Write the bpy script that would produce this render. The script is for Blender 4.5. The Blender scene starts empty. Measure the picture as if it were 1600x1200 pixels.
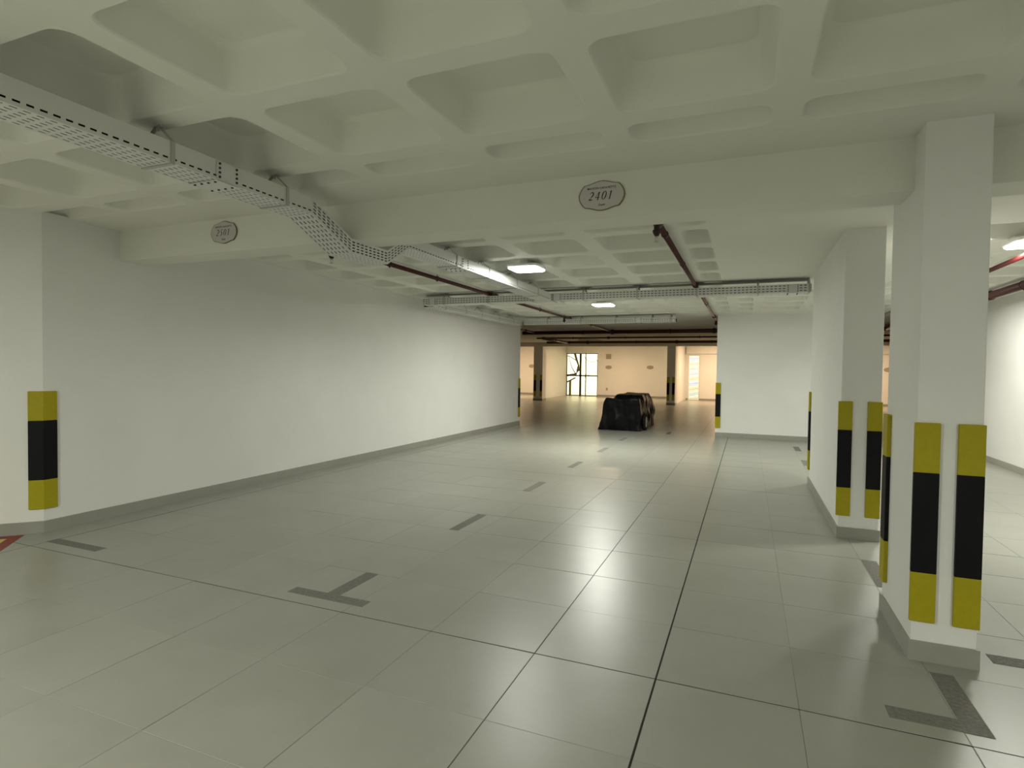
import bpy, bmesh, math, random
from mathutils import Vector, Matrix, noise
random.seed(7)
scn = bpy.context.scene
COL = scn.collection

# ------------------------------------------------------------------ camera
CAM_H = 1.433
YAW, PITCH, ROLL, FPX = 0.38912, -0.02567, 0.01344, 896.4
cam = bpy.data.cameras.new('camera')
cam.sensor_fit = 'HORIZONTAL'; cam.sensor_width = 36.0
cam.lens = FPX / 1600.0 * 36.0
cam.clip_start = 0.05; cam.clip_end = 300
cam_ob = bpy.data.objects.new('camera', cam); COL.objects.link(cam_ob)
_r = Vector((math.cos(YAW), math.sin(YAW), 0)); _f = Vector((-math.sin(YAW), math.cos(YAW), 0)); _u = Vector((0, 0, 1))
fw = _f * math.cos(PITCH) + _u * math.sin(PITCH); up = _u * math.cos(PITCH) - _f * math.sin(PITCH)
rt = _r * math.cos(ROLL) + up * math.sin(ROLL); up = up * math.cos(ROLL) - _r * math.sin(ROLL)
cam_ob.matrix_world = Matrix(((rt.x, up.x, -fw.x, 0), (rt.y, up.y, -fw.y, 0), (rt.z, up.z, -fw.z, CAM_H), (0, 0, 0, 1)))
scn.camera = cam_ob

# ------------------------------------------------------------------ world, exposure, light settings
scn.view_settings.view_transform = 'Standard'
scn.view_settings.look = 'None'
scn.view_settings.gamma = 1.0
scn.view_settings.use_curve_mapping = False
scn.view_settings.exposure = 0.43
world = bpy.data.worlds.new('daylight'); scn.world = world; world.use_nodes = True
bg = world.node_tree.nodes['Background']
bg.inputs['Color'].default_value = (1.0, 0.92, 0.56, 1); bg.inputs['Strength'].default_value = 2.3
LED = (1.0, 1.0, 0.90)
WARM = (1.0, 0.68, 0.42)
P_BAY, P_BAY2, P_AISLE, P_FILL, P_FILL2, P_FAR = 21.0, 80.0, 46.0, 144.0, 120.0, 98.0

# ------------------------------------------------------------------ materials
MATS = {}
def mat(name, col, rough=0.6, spec=0.5, metal=0.0, noise_scale=None, noise_amt=0.0, bump=0.0, bump_scale=80, emit=None, rand=0.0, coat=0.0, tint=None):
    if name in MATS: return MATS[name]
    m = bpy.data.materials.new(name); m.use_nodes = True
    nt = m.node_tree; b = nt.nodes['Principled BSDF']
    b.inputs['Base Color'].default_value = (*col, 1); b.inputs['Roughness'].default_value = rough
    b.inputs['Specular IOR Level'].default_value = spec; b.inputs['Metallic'].default_value = metal
    b.inputs['Coat Weight'].default_value = coat
    if emit:
        b.inputs['Emission Color'].default_value = (*emit[0], 1); b.inputs['Emission Strength'].default_value = emit[1]
    geo = nt.nodes.new('ShaderNodeNewGeometry')
    if noise_amt > 0 or rand > 0:
        mix = nt.nodes.new('ShaderNodeMix'); mix.data_type = 'RGBA'; mix.blend_type = 'MIX'
        t = tint or (0.8, 0.8, 0.8)
        mix.inputs[6].default_value = (*[c * (1 - noise_amt) * k / 0.8 for c, k in zip(col, t)], 1)
        mix.inputs[7].default_value = (*[min(1, c * (1 + noise_amt)) for c in col], 1)
        n = nt.nodes.new('ShaderNodeTexNoise'); n.inputs['Scale'].default_value = noise_scale or 2.0
        n.inputs['Detail'].default_value = 5; n.inputs['Roughness'].default_value = 0.6
        src = geo.outputs['Position']
        fac = n.outputs['Fac']
        if rand > 0:
            oi = nt.nodes.new('ShaderNodeObjectInfo')
            va = nt.nodes.new('ShaderNodeVectorMath'); va.operation = 'MULTIPLY_ADD'
            cx = nt.nodes.new('ShaderNodeCombineXYZ')
            for i in range(3): nt.links.new(oi.outputs['Random'], cx.inputs[i])
            va.inputs[1].default_value = (17, 31, 11); nt.links.new(cx.outputs[0], va.inputs[0]); nt.links.new(src, va.inputs[2])
            src = va.outputs[0]
            mm = nt.nodes.new('ShaderNodeMath'); mm.operation = 'MULTIPLY_ADD'; mm.inputs[1].default_value = rand
            nt.links.new(oi.outputs['Random'], mm.inputs[0]); nt.links.new(fac, mm.inputs[2]); fac = mm.outputs[0]
        nt.links.new(src, n.inputs['Vector'])
        rmp = nt.nodes.new('ShaderNodeMapRange'); rmp.inputs[1].default_value = 0.3; rmp.inputs[2].default_value = 0.7 + rand
        nt.links.new(fac, rmp.inputs[0]); nt.links.new(rmp.outputs[0], mix.inputs[0])
        nt.links.new(mix.outputs[2], b.inputs['Base Color'])
    if bump > 0:
        n2 = nt.nodes.new('ShaderNodeTexNoise'); n2.inputs['Scale'].default_value = bump_scale; n2.inputs['Detail'].default_value = 3
        nt.links.new(geo.outputs['Position'], n2.inputs['Vector'])
        bp = nt.nodes.new('ShaderNodeBump'); bp.inputs['Strength'].default_value = bump; bp.inputs['Distance'].default_value = 0.004
        nt.links.new(n2.outputs['Fac'], bp.inputs['Height']); nt.links.new(bp.outputs[0], b.inputs['Normal'])
    if emit: m.cycles.emission_sampling = 'NONE'
    MATS[name] = m
    return m
M_WALL = mat('wall_paint', (0.84, 0.84, 0.81), 0.65, 0.3, noise_scale=1.2, noise_amt=0.025, bump=0.25, bump_scale=140)
M_CEIL = mat('ceiling_paint', (0.82, 0.825, 0.745), 0.75, 0.2, noise_scale=1.5, noise_amt=0.02, bump=0.2, bump_scale=120)
M_TILE = mat('porcelain_tile', (0.330, 0.334, 0.292), 0.33, 0.5, noise_scale=2.4, noise_amt=0.07, rand=0.12, bump=0.05, bump_scale=260, tint=(0.8, 0.79, 0.78))
M_GROUT = mat('grout', (0.305, 0.305, 0.268), 0.9, 0.2)
M_JOINT = mat('dark_joint_filler', (0.030, 0.028, 0.024), 0.8, 0.2)
M_BASE = mat('skirting_tile', (0.33, 0.33, 0.285), 0.45, 0.4, noise_scale=3, noise_amt=0.06)
M_MARK = mat('grey_mosaic', (0.195, 0.19, 0.168), 0.8, 0.12, noise_scale=60, noise_amt=0.25)
M_YEL = mat('guard_yellow', (0.40, 0.345, 0.005), 0.55, 0.3, noise_scale=30, noise_amt=0.04, bump=0.15, bump_scale=300)
M_BLK = mat('guard_black', (0.004, 0.004, 0.005), 0.6, 0.2, bump=0.1, bump_scale=300)
M_TRAY = mat('tray_white_paint', (0.72, 0.73, 0.70), 0.4, 0.5)
M_CABLE = mat('cable_black', (0.012, 0.012, 0.011), 0.6, 0.3)
M_STEEL = mat('hanger_grey', (0.48, 0.48, 0.44), 0.45, 0.5)
M_BOLT = mat('bolt_dark', (0.03, 0.03, 0.028), 0.5, 0.4)
M_RED = mat('pipe_red', (0.075, 0.010, 0.010), 0.35, 0.5)
M_REDD = mat('pipe_fitting_dark', (0.03, 0.008, 0.008), 0.5, 0.4)
M_BRASS = mat('sprinkler_metal', (0.5, 0.48, 0.42), 0.3, 0.5, metal=0.8)
M_LAMP = mat('lamp_white_body', (0.8, 0.8, 0.78), 0.4, 0.4)
M_DIFF = mat('lamp_diffuser', (0.9, 0.9, 0.9), 0.5, 0.2, emit=((0.95, 1.0, 0.92), 14.0))
M_DIFFW = mat('lamp_diffuser_warm', (0.9, 0.9, 0.9), 0.5, 0.2, emit=((1.0, 0.82, 0.55), 6.0))
M_PLAQ = mat('plaque_face', (0.60, 0.575, 0.555), 0.35, 0.5)
M_GOLD = mat('plaque_rim', (0.20, 0.17, 0.07), 0.4, 0.5)
M_INK = mat('plaque_ink', (0.008, 0.007, 0.006), 0.5, 0.3)
M_FARPL = mat('far_plaque_face', (0.42, 0.36, 0.30), 0.4, 0.4)
M_RFLOOR = mat('floor_paint_red', (0.22, 0.028, 0.015), 0.5, 0.4, noise_scale=40, noise_amt=0.15)
M_YFLOOR = mat('floor_paint_yellow', (0.55, 0.46, 0.10), 0.5, 0.4, noise_scale=40, noise_amt=0.1)
M_FRAME = mat('door_frame_dark', (0.02, 0.016, 0.014), 0.5, 0.4)
M_LOUV = mat('louvre_white', (0.85, 0.85, 0.84), 0.5, 0.3)
M_GROUND = mat('outside_ground', (0.85, 0.82, 0.72), 0.9, 0.2, noise_scale=1, noise_amt=0.1)
M_TREE = mat('bark', (0.035, 0.022, 0.016), 0.9, 0.2, noise_scale=20, noise_amt=0.2)
M_TARP = mat('black_tarpaulin', (0.002, 0.002, 0.003), 0.32, 0.16, bump=0.4, bump_scale=14)
M_RIM = mat('wheel_rim', (0.55, 0.5, 0.45), 0.35, 0.5)
M_RUB = mat('tyre_rubber', (0.01, 0.01, 0.01), 0.8, 0.2)
M_SOCK = mat('socket_plastic', (0.45, 0.38, 0.30), 0.5, 0.4)
def glass_mat():
    m = bpy.data.materials.new('door_glass'); m.use_nodes = True; nt = m.node_tree
    for n in list(nt.nodes):
        if n.type != 'OUTPUT_MATERIAL': nt.nodes.remove(n)
    out = [n for n in nt.nodes if n.type == 'OUTPUT_MATERIAL'][0]
    t = nt.nodes.new('ShaderNodeBsdfTransparent'); t.inputs[0].default_value = (0.95, 0.96, 0.93, 1)
    g = nt.nodes.new('ShaderNodeBsdfGlossy'); g.inputs['Roughness'].default_value = 0.02
    fr = nt.nodes.new('ShaderNodeFresnel'); mx = nt.nodes.new('ShaderNodeMixShader')
    nt.links.new(fr.outputs[0], mx.inputs[0]); nt.links.new(t.outputs[0], mx.inputs[1]); nt.links.new(g.outputs[0], mx.inputs[2])
    nt.links.new(mx.outputs[0], out.inputs[0])
    return m
M_GLASS = glass_mat()

# ------------------------------------------------------------------ helpers
def link(o, parent=None):
    COL.objects.link(o)
    if parent is not None: o.parent = parent
    return o
def obj(name, bm, material, parent=None, smooth=False):
    me = bpy.data.meshes.new(name); bm.normal_update(); bm.to_mesh(me); bm.free()
    mats = material if isinstance(material, (list, tuple)) else [material]
    for m in mats: me.materials.append(m)
    if smooth:
        for p in me.polygons: p.use_smooth = True
    return link(bpy.data.objects.new(name, me), parent)
def inst(name, me, parent=None, loc=(0, 0, 0), rot=(0, 0, 0)):
    o = bpy.data.objects.new(name, me); o.location = loc; o.rotation_euler = rot
    return link(o, parent)
def tag(o, label=None, cat=None, group=None, kind=None):
    if label: o['label'] = label
    if cat: o['category'] = cat
    if group: o['group'] = group
    if kind: o['kind'] = kind
    return o
def thing(name, label, cat, loc=(0, 0, 0), rz=0, group=None):
    o = bpy.data.objects.new(name, None); o.location = loc; o.rotation_euler = (0, 0, rz); o.empty_display_size = 0.1
    link(o); return tag(o, label, cat, group)
def box(bm, x0, x1, y0, y1, z0, z1, mi=0):
    v = [bm.verts.new(p) for p in ((x0, y0, z0), (x1, y0, z0), (x1, y1, z0), (x0, y1, z0), (x0, y0, z1), (x1, y0, z1), (x1, y1, z1), (x0, y1, z1))]
    for f in ((0, 3, 2, 1), (4, 5, 6, 7), (0, 1, 5, 4), (1, 2, 6, 5), (2, 3, 7, 6), (3, 0, 4, 7)):
        fc = bm.faces.new([v[i] for i in f]); fc.material_index = mi
    return v
def bbox(*a, bev=0.0, seg=2):
    bm = bmesh.new(); box(bm, *a)
    if bev > 0: bmesh.ops.bevel(bm, geom=bm.edges[:], offset=bev, segments=seg, affect='EDGES', profile=0.6)
    return bm
def struct(name, bm, m, label=None):
    o = obj(name, bm, m); tag(o, label, kind='structure'); return o
def prism(bm, pts, z0, z1, mi=0):
    a = [bm.verts.new((x, y, z0)) for x, y in pts]; b = [bm.verts.new((x, y, z1)) for x, y in pts]
    n = len(pts)
    bm.faces.new(a[::-1]).material_index = mi; bm.faces.new(b).material_index = mi
    for i in range(n):
        bm.faces.new((a[i], a[(i + 1) % n], b[(i + 1) % n], b[i])).material_index = mi
def tube(bm, pts, r, seg=10, cap=True):
    pts = [Vector(p) for p in pts]; rs = r if isinstance(r, (list, tuple)) else [r] * len(pts)
    rings = []
    for i, p in enumerate(pts):
        d = ((pts[min(i + 1, len(pts) - 1)] - p).normalized() + (p - pts[max(i - 1, 0)]).normalized()).normalized()
        ref = Vector((0, 0, 1)) if abs(d.z) < 0.9 else Vector((1, 0, 0))
        a = d.cross(ref).normalized(); b = a.cross(d).normalized()
        rings.append([bm.verts.new(p + rs[i] * (a * math.cos(2 * math.pi * k / seg) + b * math.sin(2 * math.pi * k / seg))) for k in range(seg)])
    for A, B in zip(rings, rings[1:]):
        for k in range(seg): bm.faces.new((A[k], A[(k + 1) % seg], B[(k + 1) % seg], B[k]))
    if cap:
        bm.faces.new(rings[0][::-1]); bm.faces.new(rings[-1])
def strap(bm, pts, w, t, side=Vector((0, 1, 0))):
    # flat strap along a polyline, width w along `side`, thickness t
    for p, q in zip(pts, pts[1:]):
        p, q = Vector(p), Vector(q); d = (q - p).normalized(); n = d.cross(side).normalized()
        vs = []
        for c in (p, q):
            for a, b in ((-1, -1), (1, -1), (1, 1), (-1, 1)):
                vs.append(bm.verts.new(c + side * (a * w / 2) + n * (b * t / 2)))
        for f in ((0, 3, 2, 1), (4, 5, 6, 7), (0, 1, 5, 4), (1, 2, 6, 5), (2, 3, 7, 6), (3, 0, 4, 7)):
            bm.faces.new([vs[i] for i in f])
def project(x, y, z):
    v = Vector((x, y, z - CAM_H)); d = v.dot(fw)
    if d < 0.2: return None
    return 800 + FPX * v.dot(rt) / d, 600 - FPX * v.dot(up) / d

# ------------------------------------------------------------------ floor
TILE = 0.6; TX0, TY0 = -0.364, 2.70
FX0, FX1, FY0, FY1 = -14.0, 9.0, -13.0, 31.6
bm = bmesh.new(); box(bm, FX0 - 0.3, FX1 + 0.3, FY0 - 0.3, FY1 + 0.3, -0.25, -0.0014)
floor = struct('floor', bm, M_GROUT)
i0, i1 = math.floor((FX0 - TX0) / TILE), math.ceil((FX1 - TX0) / TILE)
j0, j1 = math.floor((FY0 - TY0) / TILE), math.ceil((FY1 - TY0) / TILE)
def gap_x(i): return 0.0045 if i % 8 == 0 else (0.0022 if i in (-1, -2, 2) else 0.0011)
def gap_y(j): return 0.0040 if j % 8 == 0 else 0.0012
cells = []
for i in range(i0, i1):
    for j in range(j0, j1):
        x, y = TX0 + i * TILE, TY0 + j * TILE
        cx, cy = x + 0.3, y + 0.3
        area = 0
        inside = (-5.9 < cx < 3.9 and cy < 13.9) or cy >= 13.9
        if inside and not (cx > 3.72 and cy > 3) and not (cx > -0.6 and 13.6 < cy):
            ps = [project(x + a * 0.6, y + b * 0.6, 0) for a, b in ((0, 0), (1, 0), (1, 1), (0, 1))]
            if all(ps) and any(-20 < p[0] < 1620 and 0 < p[1] < 1220 for p in ps):
                ps = [(min(max(p[0], 0), 1600), min(max(p[1], 0), 1200)) for p in ps]
                area = abs(sum(ps[k][0] * ps[(k + 1) % 4][1] - ps[(k + 1) % 4][0] * ps[k][1] for k in range(4))) / 2
        cells.append((area, i, j))
cells.sort(reverse=True)
tile_mesh = {}
def tile_me(g):
    if g in tile_mesh: return tile_mesh[g]
    l, r_, b_, t_ = g
    bm = bmesh.new(); e = 0.0008
    lo = [(-0.3 + l, -0.3 + b_), (0.3 - r_, -0.3 + b_), (0.3 - r_, 0.3 - t_), (-0.3 + l, 0.3 - t_)]
    hi = [(-0.3 + l + e, -0.3 + b_ + e), (0.3 - r_ - e, -0.3 + b_ + e), (0.3 - r_ - e, 0.3 - t_ - e), (-0.3 + l + e, 0.3 - t_ - e)]
    A = [bm.verts.new((*p, -0.009)) for p in lo]; B = [bm.verts.new((*p, -e)) for p in lo]; C = [bm.verts.new((*p, 0)) for p in hi]
    bm.faces.new(C)
    for P, Q in ((A, B), (B, C)):
        for k in range(4): bm.faces.new((P[k], P[(k + 1) % 4], Q[(k + 1) % 4], Q[k]))
    me = bpy.data.meshes.new('tile'); bm.normal_update(); bm.to_mesh(me); bm.free(); me.materials.append(M_TILE)
    tile_mesh[g] = me
    return me
for area, i, j in cells[:300]:
    if area <= 0: continue
    g = (gap_x(i), gap_x(i + 1), gap_y(j), gap_y(j + 1))
    inst('tile', tile_me(g), floor, (TX0 + i * TILE + 0.3, TY0 + j * TILE + 0.3, 0), (random.uniform(-1, 1) * 0.0025, random.uniform(-1, 1) * 0.0025, 0))
bm = bmesh.new()
for area, i, j in cells[300:]:
    x, y = TX0 + i * TILE, TY0 + j * TILE
    x0, x1, y0, y1 = x + gap_x(i), x + 0.6 - gap_x(i + 1), y + gap_y(j), y + 0.6 - gap_y(j + 1)
    sx, sy = random.uniform(-1, 1) * 0.0006, random.uniform(-1, 1) * 0.0006
    v = [bm.verts.new((a, b, (a - x - 0.3) * sx + (b - y - 0.3) * sy)) for a, b in ((x0, y0), (x1, y0), (x1, y1), (x0, y1))]
    bm.faces.new(v)
    w = [bm.verts.new((p.co.x, p.co.y, -0.009)) for p in v]
    for k in range(4): bm.faces.new((w[k], w[(k + 1) % 4], v[(k + 1) % 4], v[k]))
tag(obj('tile_field', bm, M_TILE, floor), kind='stuff')
for i in range(i0, i1 + 1):
    if i % 8 == 0:
        x = TX0 + i * TILE; obj('expansion_or_shade_joint', bbox(x - 0.004, x + 0.004, FY0, FY1, -0.008, -0.0008), M_JOINT, floor)
x = TX0 - TILE
obj('expansion_or_shade_joint', bbox(x - 0.0018, x + 0.0018, FY0, FY1, -0.008, -0.0008), mat('joint_shade_grey', (0.09, 0.09, 0.08), 0.8, 0.2), floor)  # plain grout joint, its light-angle shade painted in as a darker strip
for j in range(j0, j1 + 1):
    if j % 8 == 0:
        y = TY0 + j * TILE; obj('expansion_or_shade_joint', bbox(FX0, FX1, y - 0.0035, y + 0.0035, -0.008, -0.0009), M_JOINT, floor)

# ------------------------------------------------------------------ ceilings
ZC = 2.68; DEP = 0.20
def rrect(x0, x1, y0, y1, r, n=4):
    out = []
    for cx, cy, a0 in ((x1 - r, y1 - r, 0), (x0 + r, y1 - r, 90), (x0 + r, y0 + r, 180), (x1 - r, y0 + r, 270)):
        out.append([(cx + r * math.cos(math.radians(a0 + 90 * k / n)), cy + r * math.sin(math.radians(a0 + 90 * k / n))) for k in range(n + 1)])
    return out
coffer_mesh = {}
def coffer_me(w, d, ring):
    # ring = cell margins (left, right, near, far) of rib soffit round the recess; origin = recess centre at soffit level
    key = (round(w, 3), round(d, 3), tuple(round(v, 3) for v in ring))
    if key in coffer_mesh: return coffer_mesh[key]
    bm = bmesh.new(); r = min(0.085, d * 0.3)
    loops = []
    for (ins, z) in ((0, 0), (0.012, 0.012), (0.04, DEP - 0.03), (0.075, DEP)):
        c = rrect(-w / 2 + ins, w / 2 - ins, -d / 2 + ins, d / 2 - ins, max(0.02, r - ins * 0.3))
        loops.append([[bm.verts.new((x, y, z)) for x, y in arc] for arc in c])
    flat = [[v for arc in L for v in arc] for L in loops]
    n = len(flat[0])
    for A, B in zip(flat, flat[1:]):
        for k in range(n):
            f = bm.faces.new((A[k], B[k], B[(k + 1) % n], A[(k + 1) % n])); f.smooth = True
    bm.faces.new(flat[-1])
    l, rr, nr, fr = ring
    oc = [bm.verts.new(p) for p in ((w / 2 + rr, d / 2 + fr, 0), (-w / 2 - l, d / 2 + fr, 0), (-w / 2 - l, -d / 2 - nr, 0), (w / 2 + rr, -d / 2 - nr, 0))]
    for q in range(4):
        arc = loops[0][q]
        for a, b in zip(arc, arc[1:]): bm.faces.new((oc[q], a, b))
        nx = loops[0][(q + 1) % 4]
        bm.faces.new((oc[q], arc[-1], nx[0], oc[(q + 1) % 4]))
    bmesh.ops.recalc_face_normals(bm, faces=bm.faces[:])
    for f in bm.faces:
        pass
    me = bpy.data.meshes.new('coffer'); bm.to_mesh(me); bm.free(); me.materials.append(M_CEIL)
    coffer_mesh[key] = me
    return me
def coffer(parent, x0, x1, y0, y1, cx0, cx1, cy0, cy1):
    inst('coffer', coffer_me(x1 - x0, y1 - y0, (x0 - cx0, cx1 - x1, y0 - cy0, cy1 - y1)), parent, ((x0 + x1) / 2, (y0 + y1) / 2, ZC))
def spans(edges, lo, hi):
    """edges: list of (a,b) recesses -> cells meeting midway between recesses, clipped to lo..hi"""
    out = []
    for k, (a, b) in enumerate(edges):
        ca = lo if k == 0 else (edges[k - 1][1] + a) / 2
        cb = hi if k == len(edges) - 1 else (b + edges[k + 1][0]) / 2
        out.append((a, b, ca, cb))
    return out
def coffer_field(parent, xs, ys, X0, X1, Y0, Y1):
    for a, b, ca, cb in spans(xs, X0, X1):
        for c, d, cc, cd in spans(ys, Y0, Y1):
            coffer(parent, a, b, c, d, ca, cb, cc, cd)
NEARX = [(-0.608 + 0.8225 * k, 0.088 + 0.8225 * k) for k in range(-7, 9)]
NEARY = [(2.145 + 0.8 * k, 2.812 + 0.8 * k) for k in range(-6, 1)] + [(2.945, 3.195)]
# slab over everything near, solid bands as one mesh; coffers are its parts
bm = bmesh.new(); box(bm, -7.0, 7.4, -13.3, 25.3, 2.90, 3.05)
def soffit(bm, x0, x1, y0, y1): box(bm, x0, x1, y0, y1, ZC, 2.90)
nx0, nx1 = NEARX[0][0] - 0.06, NEARX[-1][1] + 0.06
ny0 = NEARY[0][0] - 0.06; ny1 = NEARY[-1][1] + 0.06
soffit(bm, -7.0, 7.4, ny1, 3.64); soffit(bm, -7.0, nx0, -13.3, ny1); soffit(bm, nx1, 7.4, -13.3, ny1); soffit(bm, nx0, nx1, -13.3, ny0)
# bay behind the beam
BAYX = [(-5.38, -4.80), (-4.66, -4.00), (-3.84, -3.20), (-3.04, -2.37), (-2.22, -1.555), (-1.39, -0.735), (-0.60, -0.345)]
BAYY = [(4.55, 5.15)] + [(5.29 + 0.785 * k, 5.94 + 0.785 * k) for k in range(0, 9)] + [(12.36, 12.75)]
soffit(bm, -5.6, -0.27, 3.86, BAYY[0][0] - 0.06); soffit(bm, -5.6, 7.4, BAYY[-1][1] + 0.06, 25.3)
soffit(bm, -7.0, BAYX[0][0] - 0.06, 3.86, BAYY[-1][1] + 0.06)
# solid head round the pillars, then coffers again behind it
HX0, HX1 = BAYX[-1][1] + 0.06, 1.64
PIERX = [(-0.20, 0.07), (0.21, 0.90), (1.04, 1.55)]
PIERY = [(9.60, 10.25)] + [(10.39 + 0.785 * k, 11.04 + 0.785 * k) for k in range(0, 3)]
PIERY[-1] = (11.96, 12.61)
soffit(bm, HX0, HX1, 3.86, PIERY[0][0] - 0.06); soffit(bm, HX0, HX1, PIERY[-1][1] + 0.06, BAYY[-1][1] + 0.06)
AISX = [(1.72, 2.37), (2.51, 3.16), (3.30, 3.62)]
AISY = [(5.90 + 0.785 * k, 6.55 + 0.785 * k) for k in range(0, 9)]
soffit(bm, HX1, 7.4, 3.86, AISY[0][0] - 0.06); soffit(bm, AISX[-1][1] + 0.06, 7.4, AISY[0][0] - 0.06, BAYY[-1][1] + 0.06)
ceiling = struct('ceiling', bm, M_CEIL)
vis_y = [p for p in NEARY if p[1] > -1.0]
coffer_field(ceiling, NEARX, NEARY, nx0, nx1, ny0, ny1)
coffer_field(ceiling, BAYX, BAYY, BAYX[0][0] - 0.06, BAYX[-1][1] + 0.06, BAYY[0][0] - 0.06, BAYY[-1][1] + 0.06)
coffer_field(ceiling, PIERX, PIERY, HX0, HX1, PIERY[0][0] - 0.06, PIERY[-1][1] + 0.06)
coffer_field(ceiling, AISX, AISY, HX1, AISX[-1][1] + 0.06, AISY[0][0] - 0.06, BAYY[-1][1] + 0.06)
# lower hall ceiling left/right of the near slab, raised strip by the far wall
bm = bmesh.new()
box(bm, FX0 - 0.3, -7.0, 3.0, 25.3, ZC, 3.05); box(bm, 7.4, FX1 + 0.3, 3.0, 25.3, ZC, 3.05)
box(bm, FX0 - 0.3, FX1 + 0.3, 25.3, FY1 + 0.3, 2.95, 3.15)
struct('ceiling_hall', bm, M_CEIL)
# beams
struct('ceiling_beam', bbox(-6.6, 7.2, 3.61, 3.88, 2.40, 2.90), M_CEIL)
struct('ceiling_beam', bbox(FX0, FX1, 24.85, 25.3, 2.50, 3.0), M_CEIL)

# ------------------------------------------------------------------ walls
def base_strip(name, pts, parent=None, h=0.098, t=0.012):
    """skirting: pts run along the wall foot, room on the left of travel"""
    bm = bmesh.new()
    for p, q in zip(pts, pts[1:]):
        p, q = Vector((*p, 0)), Vector((*q, 0)); d = (q - p).normalized(); n = Vector((-d.y, d.x, 0))
        a, b = p - d * (t * 0.0), q
        prism(bm, [(a.x, a.y), (a.x + n.x * t, a.y + n.y * t), (b.x + n.x * t, b.y + n.y * t), (b.x, b.y)][::-1], 0.0, h)
    o = obj(name, bm, M_BASE, parent)
    if parent is None: tag(o, kind='structure')
    return o
WL = -5.48
bm = bmesh.new(); prism(bm, [(WL, 2.965), (WL, 13.9), (WL - 0.16, 13.9), (WL - 0.16, 3.03), (-6.55, 2.12), (-6.55, -13.0), (-6.40, -13.0), (-6.40, 2.045)], 0.0, 2.70)
struct('wall_left', bm, M_WALL)
# skirting of the left wall in tile lengths
base_strip('baseboard_near_left', [(-6.40, 2.045), (-6.40, -13.0)])
base_strip('baseboard_left_corner', [(WL, 2.965), (-6.40, 2.045)])
bm = bmesh.new(); prism(bm, [(WL, 2.965), (WL + 0.012 * 0.7071, 2.965 - 0.012 * 0.7071), (WL + 0.012, 2.965 - 0.005), (WL + 0.012, 2.9645)], 0.0, 0.098)
struct('baseboard_corner_return', bm, M_BASE)
bl = bpy.data.objects.new('baseboard_left', None); link(bl); tag(bl, kind='structure')
yy = 2.965
for L in (2.2, 2.40, 2.40, 2.40, 1.535):
    base_strip('skirting_tile', [(WL, min(13.9, yy + L) - 0.0015), (WL, yy)], bl); yy += L
# far right wall across the end of the pillar row
struct('wall_end', bbox(-0.635, 2.35, 13.47, 13.62, 0, 2.70), M_WALL)
base_strip('baseboard_end', [(2.35, 13.47), (-0.635, 13.47)])
struct('wall_right', bbox(3.73, 3.88, 4.6, 13.9, 0, 2.70), M_WALL)
base_strip('baseboard_right', [(3.73, 4.6), (3.73, 13.9)])
struct('wall_near_right', bbox(7.0, 7.15, -13.0, 4.6, 0, 2.70), M_WALL)
struct('wall_near_back', bbox(3.73, 7.15, 4.6, 4.75, 0, 2.70), M_WALL)
struct('wall_behind', bbox(-6.55, 7.15, -13.15, -13.0, 0, 2.70), M_WALL)
# far hall shell
FW = 31.0
def wall_holes(bm, x0, x1, z0, z1, y0, y1, holes):
    x = x0
    for a, b, ztop in sorted(holes):
        box(bm, x, a, y0, y1, z0, z1); box(bm, a, b, y0, y1, ztop, z1); x = b
    box(bm, x, x1, y0, y1, z0, z1)
bm = bmesh.new(); wall_holes(bm, FX0 - 0.2, -2.98, 0, 3.0, FW, FW + 0.2, [(-9.43, -7.63, 2.37)])
struct('wall_far', bm, M_WALL)
base_strip('baseboard_far', [(-2.98, FW), (-7.63, FW)]); base_strip('baseboard_far_left', [(-9.55, FW), (FX0, FW)])
RW = 30.0
bm = bmesh.new(); wall_holes(bm, -2.98, FX1 + 0.2, 0, 3.0, RW, RW + 0.2, [(-2.76, -2.20, 2.30)])
struct('wall_far_right', bm, M_WALL)
struct('trim_1', bbox(-2.85, FX1, RW - 0.12, RW, 2.33, 2.72), M_WALL)
base_strip('baseboard_far_right', [(FX1, RW), (-2.20, RW)]); base_strip('baseboard_recess', [(-2.76, RW), (-2.85, RW)])
bm = bmesh.new(); prism(bm, [(-9.17, 25.5), (-9.0, 25.5), (-9.43, 26.85), (-9.43, FW), (-9.55, FW), (-9.55, 26.5)], 0, 2.97)
struct('wall_partition_left', bm, M_WALL)
struct('wall_partition_right', bbox(-3.06, -2.92, 25.5, RW, 0, 2.97), M_WALL)
struct('wall_hall_left', bbox(FX0 - 0.2, FX0, 3.0, FW + 0.2, 0, 3.0), M_WALL)
struct('wall_hall_right', bbox(FX1, FX1 + 0.2, 3.0, RW + 0.2, 0, 3.0), M_WALL)
struct('wall_hall_near_left', bbox(FX0, -5.64, 3.2, 3.35, 0, 2.70), M_WALL)
struct('wall_hall_near_right', bbox(3.88, FX1, 4.75, 4.9, 0, 2.70), M_WALL)
struct('ground_outside', bbox(-40, 40, FW + 0.5, 80, -0.3, -0.02), M_GROUND)

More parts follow.
